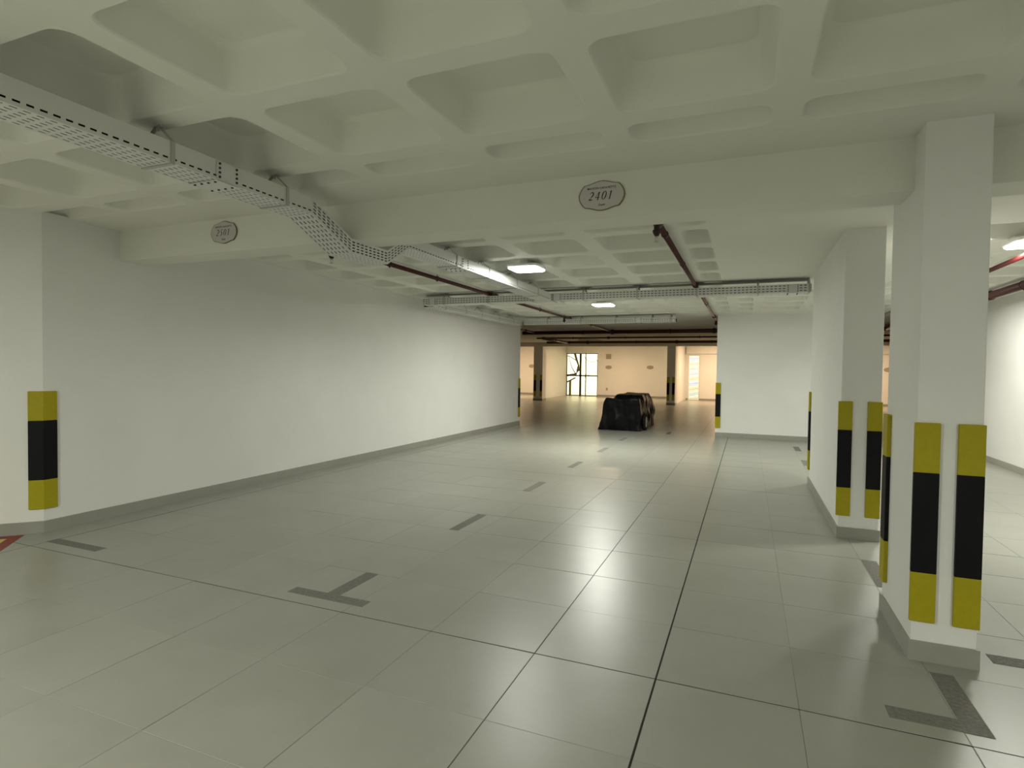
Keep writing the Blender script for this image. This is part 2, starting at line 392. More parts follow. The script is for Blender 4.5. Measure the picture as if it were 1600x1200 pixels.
# ------------------------------------------------------------------ pillars
def pillar(label, x0, x1, y0, y1, top=2.69, sk=True):
    t = thing('pillar', label, 'pillar', ((x0 + x1) / 2, (y0 + y1) / 2, 0))
    w, d = (x1 - x0) / 2, (y1 - y0) / 2
    obj('shaft', bbox(-w, w, -d, d, 0.0, top, bev=0.006), M_WALL, t)
    if sk:
        bm = bmesh.new(); e = 0.012
        box(bm, -w - e, w + e, -d - e, -d, 0, 0.098); box(bm, -w - e, w + e, d, d + e, 0, 0.098)
        box(bm, -w - e, -w, -d, d, 0, 0.098); box(bm, w, w + e, -d, d, 0, 0.098)
        obj('skirting', bm, M_BASE, t)
    return t
P1 = (0.790, 1.062, 3.42, 4.08); P2 = (0.760, 1.062, 5.70, 8.30)
pillar('white concrete pillar closest to the camera, rising to the ceiling beam', *P1)
pillar('long white wall-like pillar behind the closest pillar', *P2)
pillar('shaded hall pillar left of the glass door', -9.18, -8.74, 25.0, 25.5)
pillar('shaded hall pillar right of the covered vehicle', -3.16, -2.82, 25.0, 25.5)

# ------------------------------------------------------------------ corner guards (1 m strips, yellow / black / yellow)
def slab(w, t, z0, z1):
    return bbox(-w / 2, w / 2, -t, 0, z0, z1, bev=0.004)
GZ = (0.20, 0.447, 0.947, 1.195)
gparts = []
for k in range(3):
    bm = slab(0.108, 0.022, GZ[k] , GZ[k + 1]); me = bpy.data.meshes.new('guard_band'); bm.normal_update(); bm.to_mesh(me); bm.free()
    me.materials.append(M_BLK if k == 1 else M_YEL); gparts.append(me)
def guard(label, x, y, rz, group=None):
    t = thing('corner_guard', label, 'corner guard', (x, y, 0), rz, group)
    for k in range(3):
        tag(inst(('yellow_band', 'black_band', 'yellow_band')[k], gparts[k], t))
    return t
guard('yellow and black guard on left edge of the closest pillar front', 0.832, 3.42, 0)
guard('yellow and black guard on right edge of the closest pillar front', 1.013, 3.42, 0)
guard('yellow and black guard on the left side of the closest pillar, far edge', 0.790, 4.01, -math.pi / 2)
guard('yellow and black guard on left front edge of the long pillar', 0.792, 5.70, 0)
guard('yellow and black guard on right front edge of the long pillar', 1.013, 5.70, 0)
guard('yellow and black guard at the far end of the long pillar', 0.760, 8.24, -math.pi / 2)
guard('yellow and black guard on the white wall edge right of the covered vehicle', -0.590, 13.47, 0)
guard('yellow and black guard at the far end of the long left wall', WL, 13.84, math.pi / 2)
guard('yellow and black guard, left one on the hall pillar beside the glass door', -9.10, 25.0, 0)
guard('yellow and black guard, right one on the hall pillar beside the glass door', -8.80, 25.0, 0)
guard('yellow and black guard, left one on the hall pillar behind the vehicle', -3.10, 25.0, 0)
guard('yellow and black guard, right one on the hall pillar behind the vehicle', -2.88, 25.0, 0)
# folded guard on the left wall corner
t = thing('corner_guard', 'folded yellow and black guard on the left wall corner', 'corner guard', (WL, 2.965, 0))
a45 = 1 / math.sqrt(2); L = 0.10; th = 0.014
tn = math.tan(math.radians(22.5)) * th
for k in range(3):
    bm = bmesh.new()
    prism(bm, [(0, 0), (-L * a45, -L * a45), (-L * a45 + th * a45, -L * a45 - th * a45), (th, -tn), (th, L), (0, L)], GZ[k] , GZ[k + 1])
    bmesh.ops.bevel(bm, geom=[e for e in bm.edges if abs(e.verts[0].co.z - e.verts[1].co.z) < 1e-5], offset=0.003, segments=1, affect='EDGES')
    obj(('yellow_band', 'black_band', 'yellow_band')[k], bm, M_BLK if k == 1 else M_YEL, t)

# ------------------------------------------------------------------ floor markings
def mark(label, rects, cat='floor marking', name='floor_marking', group=None):
    bm = bmesh.new()
    prism(bm, rects, 0.0004, 0.0016)
    return tag(obj(name, bm, M_MARK), label, cat, group)
def rect(x0, x1, y0, y1): return [(x0, y0), (x1, y0), (x1, y1), (x0, y1)]
GRP = 'grey inlaid bay markings'
mark('grey T-shaped floor mark in the left foreground', [(-2.675, 2.805), (-2.10, 2.805), (-2.10, 2.893), (-2.335, 2.893), (-2.335, 3.30), (-2.43, 3.30), (-2.43, 2.893), (-2.675, 2.893)], group=GRP)
mark('grey L-shaped floor mark at the foot of the closest pillar', [(0.581, 2.79), (0.939, 2.79), (0.939, 3.30), (0.842, 3.30), (0.842, 2.888), (0.581, 2.888)], group=GRP)
mark('grey floor dash beside the left wall corner guard', rect(-5.175, -4.577, 2.815, 2.905), group=GRP)
names = ['first', 'second', 'third', 'fourth', 'fifth']
for k in range(5):
    y = 4.485 + 1.803 * k
    mark('grey floor dash in the left bay line, %s beyond the T-shaped mark' % names[k], rect(-2.428, -2.336, y, y + 0.60), group=GRP)
mark('grey floor dash half hidden behind the closest pillar', rect(0.842, 0.942, 4.485, 5.085), group=GRP)
mark('grey floor dash peeking out behind the long pillar', rect(0.842, 0.942, 9.92, 10.53), group=GRP)
mark('grey floor dash in front of the white end wall', rect(0.848, 0.950, 11.71, 12.40), group=GRP)
mark('grey floor dash to the right of the closest pillar', rect(1.166, 1.76, 3.53, 3.635), group=GRP)
mark('grey floor dash beside the covered vehicle', rect(-1.70, -1.61, 13.4, 13.95), group=GRP)
# red / yellow square by the left corner
t = thing('floor_square', 'red and yellow painted floor square at the left edge', 'floor marking', (-5.535, 2.851, 0), math.radians(-135))
S = 1.0
for nm, m, q, z in (('yellow_field', M_YFLOOR, [(0.09, -0.09), (0.09, -S + 0.09), (S - 0.09, -S + 0.09), (S - 0.09, -0.09)], 0.0014),):
    pass
# local axes: +x runs along the angled wall away from the corner, +y runs out into the room
bm = bmesh.new()
for x0, x1, y0, y1 in ((0, S, 0, 0.085), (0, S, S - 0.085, S), (0, 0.085, 0.085, S - 0.085), (S - 0.085, S, 0.085, S - 0.085)):
    prism(bm, rect(x0, x1, y0, y1), 0.0004, 0.0016)
obj('red_border', bm, M_RFLOOR, t)
bm = bmesh.new(); prism(bm, rect(0.085, S - 0.085, 0.085, S - 0.085), 0.0004, 0.0014)
obj('yellow_field', bm, M_YFLOOR, t)

# ------------------------------------------------------------------ perforated cable trays
def tray_body(bm, path, w, h, side_rows, pitch=0.05, hole=(0.22, 0.80)):
    """path: list of (s, z) in the local run direction +y; x across; perforated sheet"""
    hs = 0.0075
    prof = []       # (coordinate function, is_hole)
    def rows(n, length, margin):
        out = [0.0]; flags = []
        for k in range(n):
            c = margin + (length - 2 * margin) * (k / (n - 1) if n > 1 else 0)
            out += [c - hs / 1.6, c + hs / 1.6]; flags += [False, True]
        out.append(length); flags.append(False)
        return out, flags
    sr, sf = rows(side_rows, h, 0.022) if side_rows > 1 else ([0.0, 0.017, 0.026, h], [False, True, False])
    br, bf = rows(6, w, 0.022)
    uv = []
    for v in reversed(sr): uv.append((-w / 2, v))
    uvf = list(reversed(sf))
    for v in br[1:]: uv.append((-w / 2 + v, 0))
    uvf += bf
    for v in sr[1:]: uv.append((w / 2, v))
    uvf += sf
    stations = []
    for (s0, z0), (s1, z1) in zip(path, path[1:]):
        Ls = math.hypot(s1 - s0, z1 - z0); n = max(1, round(Ls / pitch))
        for c in range(n):
            for q, fl in ((0, False), (hole[0], True), (hole[1], False)):
                u = (c + q) / n; stations.append((s0 + (s1 - s0) * u, z0 + (z1 - z0) * u, fl))
    stations.append((*path[-1], False))
    prev = None
    for s, z, fl in stations:
        cur = [bm.verts.new((x, s, z + v)) for x, v in uv]
        if prev:
            for k in range(len(uv) - 1):
                if pfl and uvf[k]: continue
                bm.faces.new((prev[k], prev[k + 1], cur[k + 1], cur[k]))
        prev, pfl = cur, fl
def hanger(parent, s, zb, w, h, apex_z, name='hanger'):
    bm = bmesh.new()
    Y = Vector((0, 1, 0)); e = 0.004
    strap(bm, [(-w / 2 - e, s, zb + h), (-w / 2 - e, s, zb - e), (w / 2 + e, s, zb - e), (w / 2 + e, s, zb + h), (0.012, s, apex_z - 0.004)], 0.022, 0.003, Y)
    strap(bm, [(-w / 2 - e, s, zb + h), (-0.012, s, apex_z - 0.004)], 0.022, 0.003, Y)
    box(bm, -0.03, 0.03, s - 0.015, s + 0.015, apex_z - 0.006, apex_z)
    tube(bm, [(0, s, apex_z - 0.022), (0, s, apex_z - 0.004)], 0.009, 8)
    return obj(name, bm, M_STEEL, parent)
def splice(parent, s, zb, w, h, gap=0.115):
    bm = bmesh.new()
    e = 0.0025
    for sx in (-1, 1):
        x = sx * (w / 2 + e)
        box(bm, min(x, x + sx * 0.002), max(x, x + sx * 0.002), s - gap / 2 - 0.02, s + gap / 2 + 0.02, zb + 0.008, zb + h - 0.008)
    box(bm, -w / 2, w / 2, s - gap / 2 - 0.02, s + gap / 2 + 0.02, zb - e - 0.002, zb - e)
    pl = obj('splice_plate', bm, M_TRAY, parent)
    bm = bmesh.new()
    for ds in (-gap / 2, gap / 2):
        for k in range(4):
            zz = zb + 0.018 + (h - 0.036) * k / 3
            for sx in (-1, 1):
                tube(bm, [(sx * (w / 2 + 0.002), s + ds, zz), (sx * (w / 2 + 0.009), s + ds, zz)], 0.007, 8)
        for k in range(4):
            xx = -w / 2 + 0.03 + (w - 0.06) * k / 3
            tube(bm, [(xx, s + ds, zb - 0.002), (xx, s + ds, zb - 0.010)], 0.007, 8)
    tag(obj('bolts', bm, M_BOLT, pl), kind='stuff')
def cables(parent, path, w, layers=3):
    bm = bmesh.new(); r = 0.0125; n = int((w - 0.012) / (2 * r))
    for l in range(layers):
        for k in range(n):
            x = (k - (n - 1) / 2) * 2 * r
            tube(bm, [(x, s, z + 0.004 + r + l * 2 * r) for s, z in path], r, 6, cap=False)
    return tag(obj('cable_bundle', bm, M_CABLE, parent, smooth=True), kind='stuff')
def tray(label, loc, rz, path, w, h, side_rows, hangers, splices, apex=None, layers=3, fitting=None):
    t = thing('cable_tray', label, 'cable tray', loc, rz)
    pieces = [('tray_body', path, side_rows)]
    if fitting:
        i, j = fitting
        pieces = [('tray_body', path[:i + 1], side_rows), ('dip_fitting', path[i:j + 1], 4), ('tray_body', path[j:], side_rows)]
        bm = bmesh.new(); X = Vector((1, 0, 0))
        strap(bm, [(0, s, z + h + 0.001) for s, z in path[i:j + 1]], w, 0.002, X)
        obj('fitting_cover', bm, M_TRAY, t)
    for nm, pth, rows_ in pieces:
        bm = bmesh.new(); tray_body(bm, pth, w, h, rows_)
        b = obj(nm, bm, M_TRAY, t)
        md = b.modifiers.new('sheet', 'SOLIDIFY'); md.thickness = 0.0015; md.offset = 1
    cables(t, path, w, layers)
    def zat(s):
        for (a, za), (b_, zb) in zip(path, path[1:]):
            if a <= s <= b_: return za + (zb - za) * (s - a) / (b_ - a)
        return path[-1][1]
    for s in hangers: hanger(t, s, zat(s), w, h, (apex or ZC) )
    for s in splices: splice(t, s, zat(s), w, h)
    return t
TW, TH = 0.22, 0.11
tray('white perforated cable tray dipping under the ceiling beam', (-2.885, 0, 0), 0,
     [(-1.2, 2.475), (3.13, 2.475), (3.55, 2.288), (4.02, 2.288), (4.34, 2.482), (8.28, 2.482)], TW, TH, 1,
     [-0.3, 0.5, 1.3, 2.10, 2.90, 5.24, 6.04, 6.90, 7.70], [2.44, 5.42], fitting=(1, 4))
# cross tray runs along X: local +y -> world -x  (rz = +90deg)
tray('long white cable tray crossing the bay from left wall to long pillar', (0.745, 8.45, 0), math.pi / 2,
     [(0.0, 2.485), (5.80, 2.485)], 0.22, 0.11, 3, [0.03, 0.64, 1.42, 2.24, 3.04, 3.84, 4.60, 5.40], [0.22, 3.45, 5.62], layers=4)
tray('white cable tray running along the top of the left wall', (-5.08, 0, 0), 0,
     [(8.565, 2.478), (12.75, 2.478)], 0.20, 0.10, 3, [9.0, 9.8, 10.5, 11.4, 12.2], [8.8])
tray('short white cable tray crossing far end of bay near the hall', (-1.45, 12.85, 0), math.pi / 2,
     [(0.0, 2.50), (3.50, 2.50)], 0.22, 0.11, 3, [0.1, 0.5, 1.3, 2.1, 2.9], [0.8])
r = thing('ceiling_rail', 'thin grey strut rail on the ceiling above the crossing tray', 'rail', (-2.17, 8.50, 2.66))
obj('channel', bbox(-2.9, 2.9, -0.02, 0.02, -0.012, 0.018), M_STEEL, r)

# ------------------------------------------------------------------ pipes and sprinklers
def sprinkler(parent, x, y, z, drop=0.075):
    s = obj('sprinkler_drop', (lambda bm: (tube(bm, [(x, y, z + 0.02), (x, y, z - drop)], 0.024, 10), tube(bm, [(x, y, z - drop + 0.004), (x, y, z - drop - 0.012), (x, y, z - drop - 0.045)], [0.033, 0.033, 0.015], 12), bm)[2])(bmesh.new()), M_REDD, parent)
    bm = bmesh.new(); z2 = z - drop - 0.045
    tube(bm, [(x, y, z2), (x, y, z2 - 0.012)], 0.011, 8)
    for sx in (-1, 1): tube(bm, [(x + sx * 0.008, y, z2 - 0.01), (x + sx * 0.013, y, z2 - 0.022), (x, y, z2 - 0.042)], 0.0028, 6)
    tube(bm, [(x, y, z2 - 0.042), (x, y, z2 - 0.046)], 0.02, 10)
    obj('sprinkler_head', bm, M_BRASS, s)
def pipe(label, pts, r, clamps=(), couplings=(), sprinklers=(), name='fire_pipe', zc=ZC):
    p0 = Vector(pts[0]); t = thing(name, label, 'pipe', p0)
    rel = [Vector(p) - p0 for p in pts]
    bm = bmesh.new(); tube(bm, rel, r, 14); obj('pipe_run', bm, M_RED, t, smooth=True)
    def at(s):
        for a, b in zip(rel, rel[1:]):
            L = (b - a).length
            if s <= L: return a + (b - a) * (s / L), (b - a).normalized()
            s -= L
        return rel[-1], (rel[-1] - rel[-2]).normalized()
    for s in clamps:
        c, d = at(s); bm = bmesh.new()
        tube(bm, [c - d * 0.013, c + d * 0.013], r + 0.006, 12); tube(bm, [c + Vector((0, 0, r)), Vector((c.x, c.y, zc - p0.z - 0.002))], 0.005, 6)
        tube(bm, [Vector((c.x, c.y, -r - 0.016)) + Vector((0, 0, c.z)), c], 0.008, 6)
        obj('pipe_clamp', bm, M_REDD, t)
    for s in couplings:
        c, d = at(s); bm = bmesh.new()
        tube(bm, [c - d * 0.045, c - d * 0.03, c + d * 0.03, c + d * 0.045], [r + 0.008, r + 0.014, r + 0.014, r + 0.008], 12); obj('coupling', bm, M_REDD, t)
    for s in sprinklers:
        c, d = at(s); sprinkler(t, c.x, c.y, c.z)
    return t
ZP = 2.63
pipe('dark red sprinkler pipe running along the left half of the bay', [(-3.86, 4.63, ZP), (-3.86, 17.10, ZP)], 0.026, (1.0, 2.10, 3.75, 6.2, 7.85, 10.2), (0.06, 4.05, 8.3), (0.0, 7.85))
pipe('dark red sprinkler pipe running along the right half of the bay', [(-0.695, 4.70, ZP), (-0.695, 17.14, ZP)], 0.026, (0.47, 1.96, 3.5, 5.9, 9.7), (0.06, 3.65, 8.4), (0.0, 9.3))
pipe('thin dark red pipe under the aisle lamp right of the closest pillar', [(2.29, 4.3, 2.52), (2.29, 17.0, 2.52)], 0.023, (3.6, 6.4, 9.0), (7.0,), (9.2,))
pipe('thick dark red main pipe along the right aisle wall', [(3.25, 4.9, 2.60), (3.25, 17.1, 2.60)], 0.055, (4.4, 7.3, 10.0), (5.5,))
pipe('thick dark main pipe crossing the hall ceiling nearest the bay', [(-6.7, 17.2, 2.60), (8.6, 17.2, 2.60)], 0.06, (2.0, 4.6, 7.0, 10.5, 13), (2.9, 5.8))
pipe('thin dark red pipe crossing the middle of the hall ceiling', [(-7.3, 20.2, 2.60), (8.6, 20.2, 2.60)], 0.03, (1.4, 3.3, 5.8, 10.5, 13), (2.7,))
pipe('dark red pipe crossing the hall ceiling nearest the far wall', [(-8.0, 23.4, 2.60), (8.6, 23.4, 2.60)], 0.055, (1.0, 3.8, 6.7, 10.5, 13), (1.8, 5.4))
pipe('dark red pipe running down the hall ceiling left of the vehicle', [(-7.08, 20.235, 2.60), (-7.08, 23.34, 2.60)], 0.05, (0.8, 2.2), (1.5,))
pipe('slim red branch pipe by the far end of the left wall', [(-6.3, 14.2, 2.62), (-6.3, 17.14, 2.62)], 0.028, (1.2,), (2.2,))
pipe('slim branch pipe with drop in front of the glass door wall', [(-6.9, 25.34, 2.80), (-6.9, 28.6, 2.80)], 0.018, (1.0, 2.6), (), (3.2,), zc=2.95)
pipe('slim branch pipe with drop left of the hall pillar with guards', [(-4.0, 25.34, 2.80), (-4.0, 27.6, 2.80)], 0.018, (1.0, 1.9), (), (2.2,), zc=2.95)

# ------------------------------------------------------------------ ceiling lamps
def rr_plate(bm, s, z0, z1, r=0.06, bev=0.012):
    arcs = rrect(-s, s, -s, s, r, 5); pts = [p for a in arcs for p in a]
    k = (s - bev) / s
    lv = [[bm.verts.new((x * q, y * q, z)) for x, y in pts] for q, z in ((k, z0), (1, z0 + (z1 - z0) * 0.35), (1, z1))]
    n = len(pts)
    bm.faces.new(lv[0][::-1]); bm.faces.new(lv[-1])
    for A, B in zip(lv, lv[1:]):
        for i in range(n): bm.faces.new((A[i], A[(i + 1) % n], B[(i + 1) % n], B[i]))
def lamp(label, x, y, power, color=LED, z=ZC, diff=None, group=None):
    t = thing('ceiling_lamp', label, 'lamp', (x, y, z), 0, group)
    obj('driver_box', bbox(-0.14, 0.02, 0.02, 0.16, -0.052, 0.0, bev=0.006), M_LAMP, t)
    obj('mount_stem', bbox(-0.05, 0.05, -0.10, 0.02, -0.05, 0.0, bev=0.004), M_LAMP, t)
    bm = bmesh.new(); rr_plate(bm, 0.19, -0.080, -0.050); obj('housing', bm, M_LAMP, t)
    bm = bmesh.new(); rr_plate(bm, 0.178, -0.094, -0.078, 0.055, 0.008); obj('diffuser', bm, diff or M_DIFF, t)
    l = bpy.data.lights.new('lamp_light', 'AREA'); l.shape = 'SQUARE'; l.size = 0.34; l.energy = power; l.color = color
    lo = bpy.data.objects.new('lamp_light', l); lo.location = (0, 0, -0.099); link(lo, t)
    return t
lamp('square white lamp lit beside the dipping cable tray', -2.40, 6.25, P_BAY)
lamp('square white lamp lit beyond the crossing cable tray', -2.40, 10.10, P_BAY2)
lamp('bright lamp in the right aisle beyond the closest pillar', 2.31, 6.42, P_AISLE)
lamp('lit lamp deeper in the right aisle, hidden by the closest pillar', 2.33, 10.3, P_AISLE)
lamp('added fill lamp behind the camera, left of the driving lane', -3.1, -1.7, P_FILL)  # added lamp out of view, put in to light the front area
lamp('added fill lamp behind the camera, right of the driving lane', 2.9, -2.2, P_FILL2)  # second added lamp out of view, also lifts the front lighting
for k, (x, nm) in enumerate(((-11.6, 'left of the partition beside the glass door'), (-6.2, 'in front of the glass door wall'), (-0.9, 'in front of the louvre door'), (4.2, 'at the right end'))):
    lamp('warm lamp by the far hall wall, ' + nm, x, 27.9, P_FAR, WARM, 2.95, M_DIFFW)

# ------------------------------------------------------------------ plaques
def plaque_outline(w, h, n=12):
    # label with bulging sides and pointed ears at the corners (counter-clockwise)
    a, b = w / 2, h / 2; ex, ez = a * 0.74, b * 0.76
    top = [(ex - 2 * ex * k / n, ez + (b - ez) * math.sin(math.pi * k / n) ** 2) for k in range(n)]
    left = [(-ex - (a - ex) * math.sin(math.pi * k / n) ** 0.85, ez - 2 * ez * k / n) for k in range(n)]
    return top + left + [(-x, -z) for x, z in top] + [(-x, -z) for x, z in left]
def stroke(bm, pts, widths, y):
    """thick-thin brush stroke in the x,z plane"""
    P = [Vector(p) for p in pts]; L = []
    for i, p in enumerate(P):
        d = (P[min(i + 1, len(P) - 1)] - P[max(i - 1, 0)]).normalized(); n = Vector((-d.y, d.x)); w = widths[i] / 2
        L.append((bm.verts.new((p.x + n.x * w, y, p.y + n.y * w)), bm.verts.new((p.x - n.x * w, y, p.y - n.y * w))))
    for (a, b), (c, d) in zip(L, L[1:]): bm.faces.new((a, b, d, c))
def ell(cx, cz, rx, rz, a0, a1, n=18):
    return [(cx + rx * math.cos(math.radians(a0 + (a1 - a0) * k / n)), cz + rz * math.sin(math.radians(a0 + (a1 - a0) * k / n))) for k in range(n + 1)]
def digit(bm, ch, ox, oz, s, y, slant=0.26):
    """italic serif digits on a unit-high box; s = height"""
    def put(pts, wf):
        stroke(bm, [(ox + (x + slant * z) * s, oz + z * s) for x, z in pts], [w * s for w in wf], y)
    if ch == '0':
        e = ell(0.26, 0.5, 0.22, 0.47, 0, 360, 28); put(e, [0.05 + 0.075 * abs(math.cos(math.radians(360 * k / 28))) for k in range(29)])
    elif ch == '1':
        put([(0.24, 0.97), (0.24, 0.5), (0.24, 0.03)], [0.12, 0.12, 0.12]); put([(0.08, 0.80), (0.17, 0.88), (0.27, 0.97)], [0.04, 0.06, 0.10]); put([(0.10, 0.02), (0.38, 0.02)], [0.045, 0.045])
    elif ch == '2':
        e = ell(0.24, 0.70, 0.20, 0.26, 165, -45, 16)
        put(e + [(0.30, 0.40), (0.16, 0.20), (0.03, 0.05)], [0.05 + 0.08 * min(1, k / 9) for k in range(17)] + [0.09, 0.06, 0.05])
        put([(0.03, 0.06), (0.25, 0.055), (0.47, 0.07)], [0.10, 0.12, 0.08])
    elif ch == '4':
        put([(0.36, 0.97), (0.18, 0.66), (0.0, 0.32)], [0.06, 0.05, 0.05]); put([(0.0, 0.30), (0.25, 0.30), (0.50, 0.30)], [0.07, 0.07, 0.07])
        put([(0.36, 0.97), (0.36, 0.5), (0.36, 0.02)], [0.11, 0.11, 0.11]); put([(0.24, 0.02), (0.48, 0.02)], [0.04, 0.04])
    elif ch == '5':
        put([(0.12, 0.93), (0.30, 0.93), (0.46, 0.96)], [0.09, 0.10, 0.07]); put([(0.13, 0.95), (0.10, 0.75), (0.07, 0.56)], [0.05, 0.05, 0.05])
        put([(0.07, 0.56)] + ell(0.20, 0.32, 0.22, 0.29, 105, -120, 16), [0.05] + [0.06 + 0.07 * math.sin(math.pi * k / 16) for k in range(17)])
def text_part(name, s, size, x, z, y, parent, shear=0.0, gap=1.0):
    cu = bpy.data.curves.new(name, 'FONT'); cu.body = s; cu.size = size; cu.align_x = 'CENTER'; cu.align_y = 'CENTER'; cu.shear = shear; cu.space_character = gap; cu.offset = size * 0.012
    tmp = bpy.data.objects.new(name + '_tmp', cu); COL.objects.link(tmp)
    dg = bpy.context.evaluated_depsgraph_get(); dg.update()
    me = bpy.data.meshes.new_from_object(tmp.evaluated_get(dg)); bpy.data.objects.remove(tmp)
    me.transform(Matrix.Rotation(math.pi / 2, 4, 'X')); me.materials.clear(); me.materials.append(M_INK); me.name = name
    return inst(name, me, parent, (x, y, z))
def plaque(label, x, y, z, number=None, w=0.285, h=0.182, face=None):
    t = thing('bay_plaque', label, 'sign', (x, y, z))
    for nm, sc, y0, y1, m in (('rim', 1.0, -0.010, 0.0, M_GOLD), ('face', 0.955, -0.012, -0.001, face or M_PLAQ)):
        bm = bmesh.new(); o = [(px * sc, pz * sc) for px, pz in plaque_outline(w, h)]
        A = [bm.verts.new((px, y0, pz)) for px, pz in o]; B = [bm.verts.new((px, y1, pz)) for px, pz in o]; n = len(o)
        bm.faces.new(A); bm.faces.new(B[::-1])
        for k in range(n): bm.faces.new((A[k], B[k], B[(k + 1) % n], A[(k + 1) % n]))
        bmesh.ops.recalc_face_normals(bm, faces=bm.faces[:])
        obj(nm, bm, m, t)
    if number:
        bm = bmesh.new(); xx = -0.085
        for ch in number:
            digit(bm, ch, xx, -0.026, 0.052, -0.0128); xx += 0.041
        obj('number', bm, M_INK, t)
        text_part('estate_name', 'MAISON LAFAYETTE', 0.0185, 0.0, 0.047, -0.0128, t, 0.0, 1.12)
        text_part('small_print', 'Dupla', 0.018, 0.0, -0.058, -0.0128, t, 0.3)
    return t
plaque('oval plaque numbered 2401 on the ceiling beam', -0.88, 3.61, 2.541, '2401', 0.298, 0.188)
plaque('oval plaque numbered 2501 on the ceiling beam near left wall', -4.14, 3.61, 2.562, '2501', 0.298, 0.188)
plaque('small oval plaque on the far wall just right of the glass door', -7.02, FW, 1.61, face=M_FARPL, w=0.34, h=0.2)
plaque('small oval plaque on the far wall above the covered vehicle', -4.79, FW, 1.63, face=M_FARPL, w=0.34, h=0.2)
plaque('small oval plaque on the far wall left of the shaded pillars', -11.49, FW, 1.63, face=M_FARPL, w=0.34, h=0.2)
plaque('small oval plaque seen in the gap between the two white pillars', 5.80, RW, 1.63, face=M_FARPL, w=0.34, h=0.2)
t = thing('notice_plate', 'small square plate above the plaque right of the glass door', 'sign', (-7.03, FW, 2.20))
obj('plate', bbox(-0.13, 0.13, -0.02, 0, -0.12, 0.12, bev=0.004), M_FARPL, t)
obj('plate_frame', bbox(-0.145, 0.145, -0.012, 0, -0.135, 0.135), M_SOCK, t)
t = thing('wall_socket', 'small wall socket low on the far wall behind the vehicle', 'socket', (-7.10, FW, 0.42))
obj('cover_plate', bbox(-0.05, 0.05, -0.012, 0, -0.07, 0.07, bev=0.003), M_SOCK, t)
obj('outlet', bbox(-0.025, 0.025, -0.016, -0.008, -0.03, 0.03), M_FARPL, t)

# ------------------------------------------------------------------ glass door, louvre door
gx0, gx1 = -9.43, -7.63
d1 = bpy.data.objects.new('door_1', None); d1.location = (gx0, FW + 0.1, 0); link(d1); tag(d1, 'dark framed glass door to the bright outdoors', kind='structure')
W = gx1 - gx0
def dpart(name, x0, x1, z0, z1, m=M_FRAME, y0=-0.03, y1=0.03): return obj(name, bbox(x0, x1, y0, y1, z0, z1), m, d1)
dpart('jamb', 0, 0.035, 0, 2.37); dpart('jamb', W - 0.05, W, 0, 2.37); dpart('top_rail', 0.035, W - 0.05, 2.335, 2.37); dpart('bottom_rail', 0.035, W - 0.05, 0, 0.045)
dpart('transom', 0.035, W - 0.05, 1.09, 1.165); dpart('stile', 0.745, 0.855, 0.045, 2.335); dpart('thin_stile', 1.08, 1.13, 0.045, 2.335, mat('stile_grey', (0.18, 0.17, 0.15), 0.5))
for a, b in ((0.035, 0.745), (0.855, 1.08), (1.13, W - 0.05)):
    for c, d in ((0.045, 1.09), (1.165, 2.335)): obj('pane', bbox(a, b, -0.004, 0.004, c, d), M_GLASS, d1)
bm = bmesh.new(); tube(bm, [(1.17 + 0.10 * math.cos(k * math.pi / 8), -0.05, 1.12 + 0.10 * math.sin(k * math.pi / 8)) for k in range(17)], 0.014, 6, cap=False); obj('ring_handle', bm, M_FRAME, d1)
d2 = bpy.data.objects.new('door_2', None); d2.location = (-2.76, RW + 0.06, 0); link(d2); tag(d2, 'tall narrow white louvre door beside the hall pillar', kind='structure')
obj('frame_stile', bbox(0, 0.045, -0.03, 0.03, 0, 2.30), M_LOUV, d2); obj('frame_stile', bbox(0.515, 0.56, -0.03, 0.03, 0, 2.30), M_LOUV, d2)
obj('frame_rail', bbox(0.045, 0.515, -0.03, 0.03, 2.25, 2.30), M_LOUV, d2); obj('frame_rail', bbox(0.045, 0.515, -0.03, 0.03, 0, 0.06), M_LOUV, d2)
bm = bbox(-0.235, 0.235, -0.004, 0.004, -0.026, 0.026); me = bpy.data.meshes.new('slat'); bm.normal_update(); bm.to_mesh(me); bm.free(); me.materials.append(M_LOUV)
for k in range(30): inst('slat', me, d2, (0.28, 0, 0.10 + k * 0.0735), (math.radians(38), 0, 0))

# ------------------------------------------------------------------ outside the glass door
t = thing('garden_tree', 'bare dark forked tree outside the glass door', 'tree', (-9.6, 33.4, -0.02))
bm = bmesh.new(); tube(bm, [(-0.95, 0, 0), (-0.85, 0, 0.7), (-0.55, 0, 1.12), (0.05, 0, 1.20), (0.18, 0, 1.45), (0.20, 0, 1.75), (0.06, 0, 2.15), (-0.1, 0, 2.7), (-0.2, 0.1, 3.4)], [0.09, 0.08, 0.07, 0.08, 0.10, 0.05, 0.07, 0.08, 0.06], 8); obj('trunk', bm, M_TREE, t, smooth=True)
bm = bmesh.new(); tube(bm, [(0.05, 0, 1.2), (-0.2, 0, 1.6), (-0.4, 0.1, 2.1), (-0.5, 0.1, 2.7)], [0.035, 0.025, 0.02, 0.015], 6); obj('branch', bm, M_TREE, t)
bm = bmesh.new(); tube(bm, [(0.12, 0, 2.0), (-0.3, 0, 2.25), (-0.6, 0, 2.35)], [0.03, 0.025, 0.02], 6); obj('branch', bm, M_TREE, t)
bm = bmesh.new(); tube(bm, [(1.05 + 0.55 * math.cos(a), 0, 2.55 + 0.6 * math.sin(a)) for a in [math.radians(200 + 8 * k) for k in range(20)]], 0.018, 6); obj('branch', bm, M_TREE, t)
t = thing('garden_post', 'dark post with a slanted board outside the glass door', 'post', (-9.66, 32.6, -0.02))
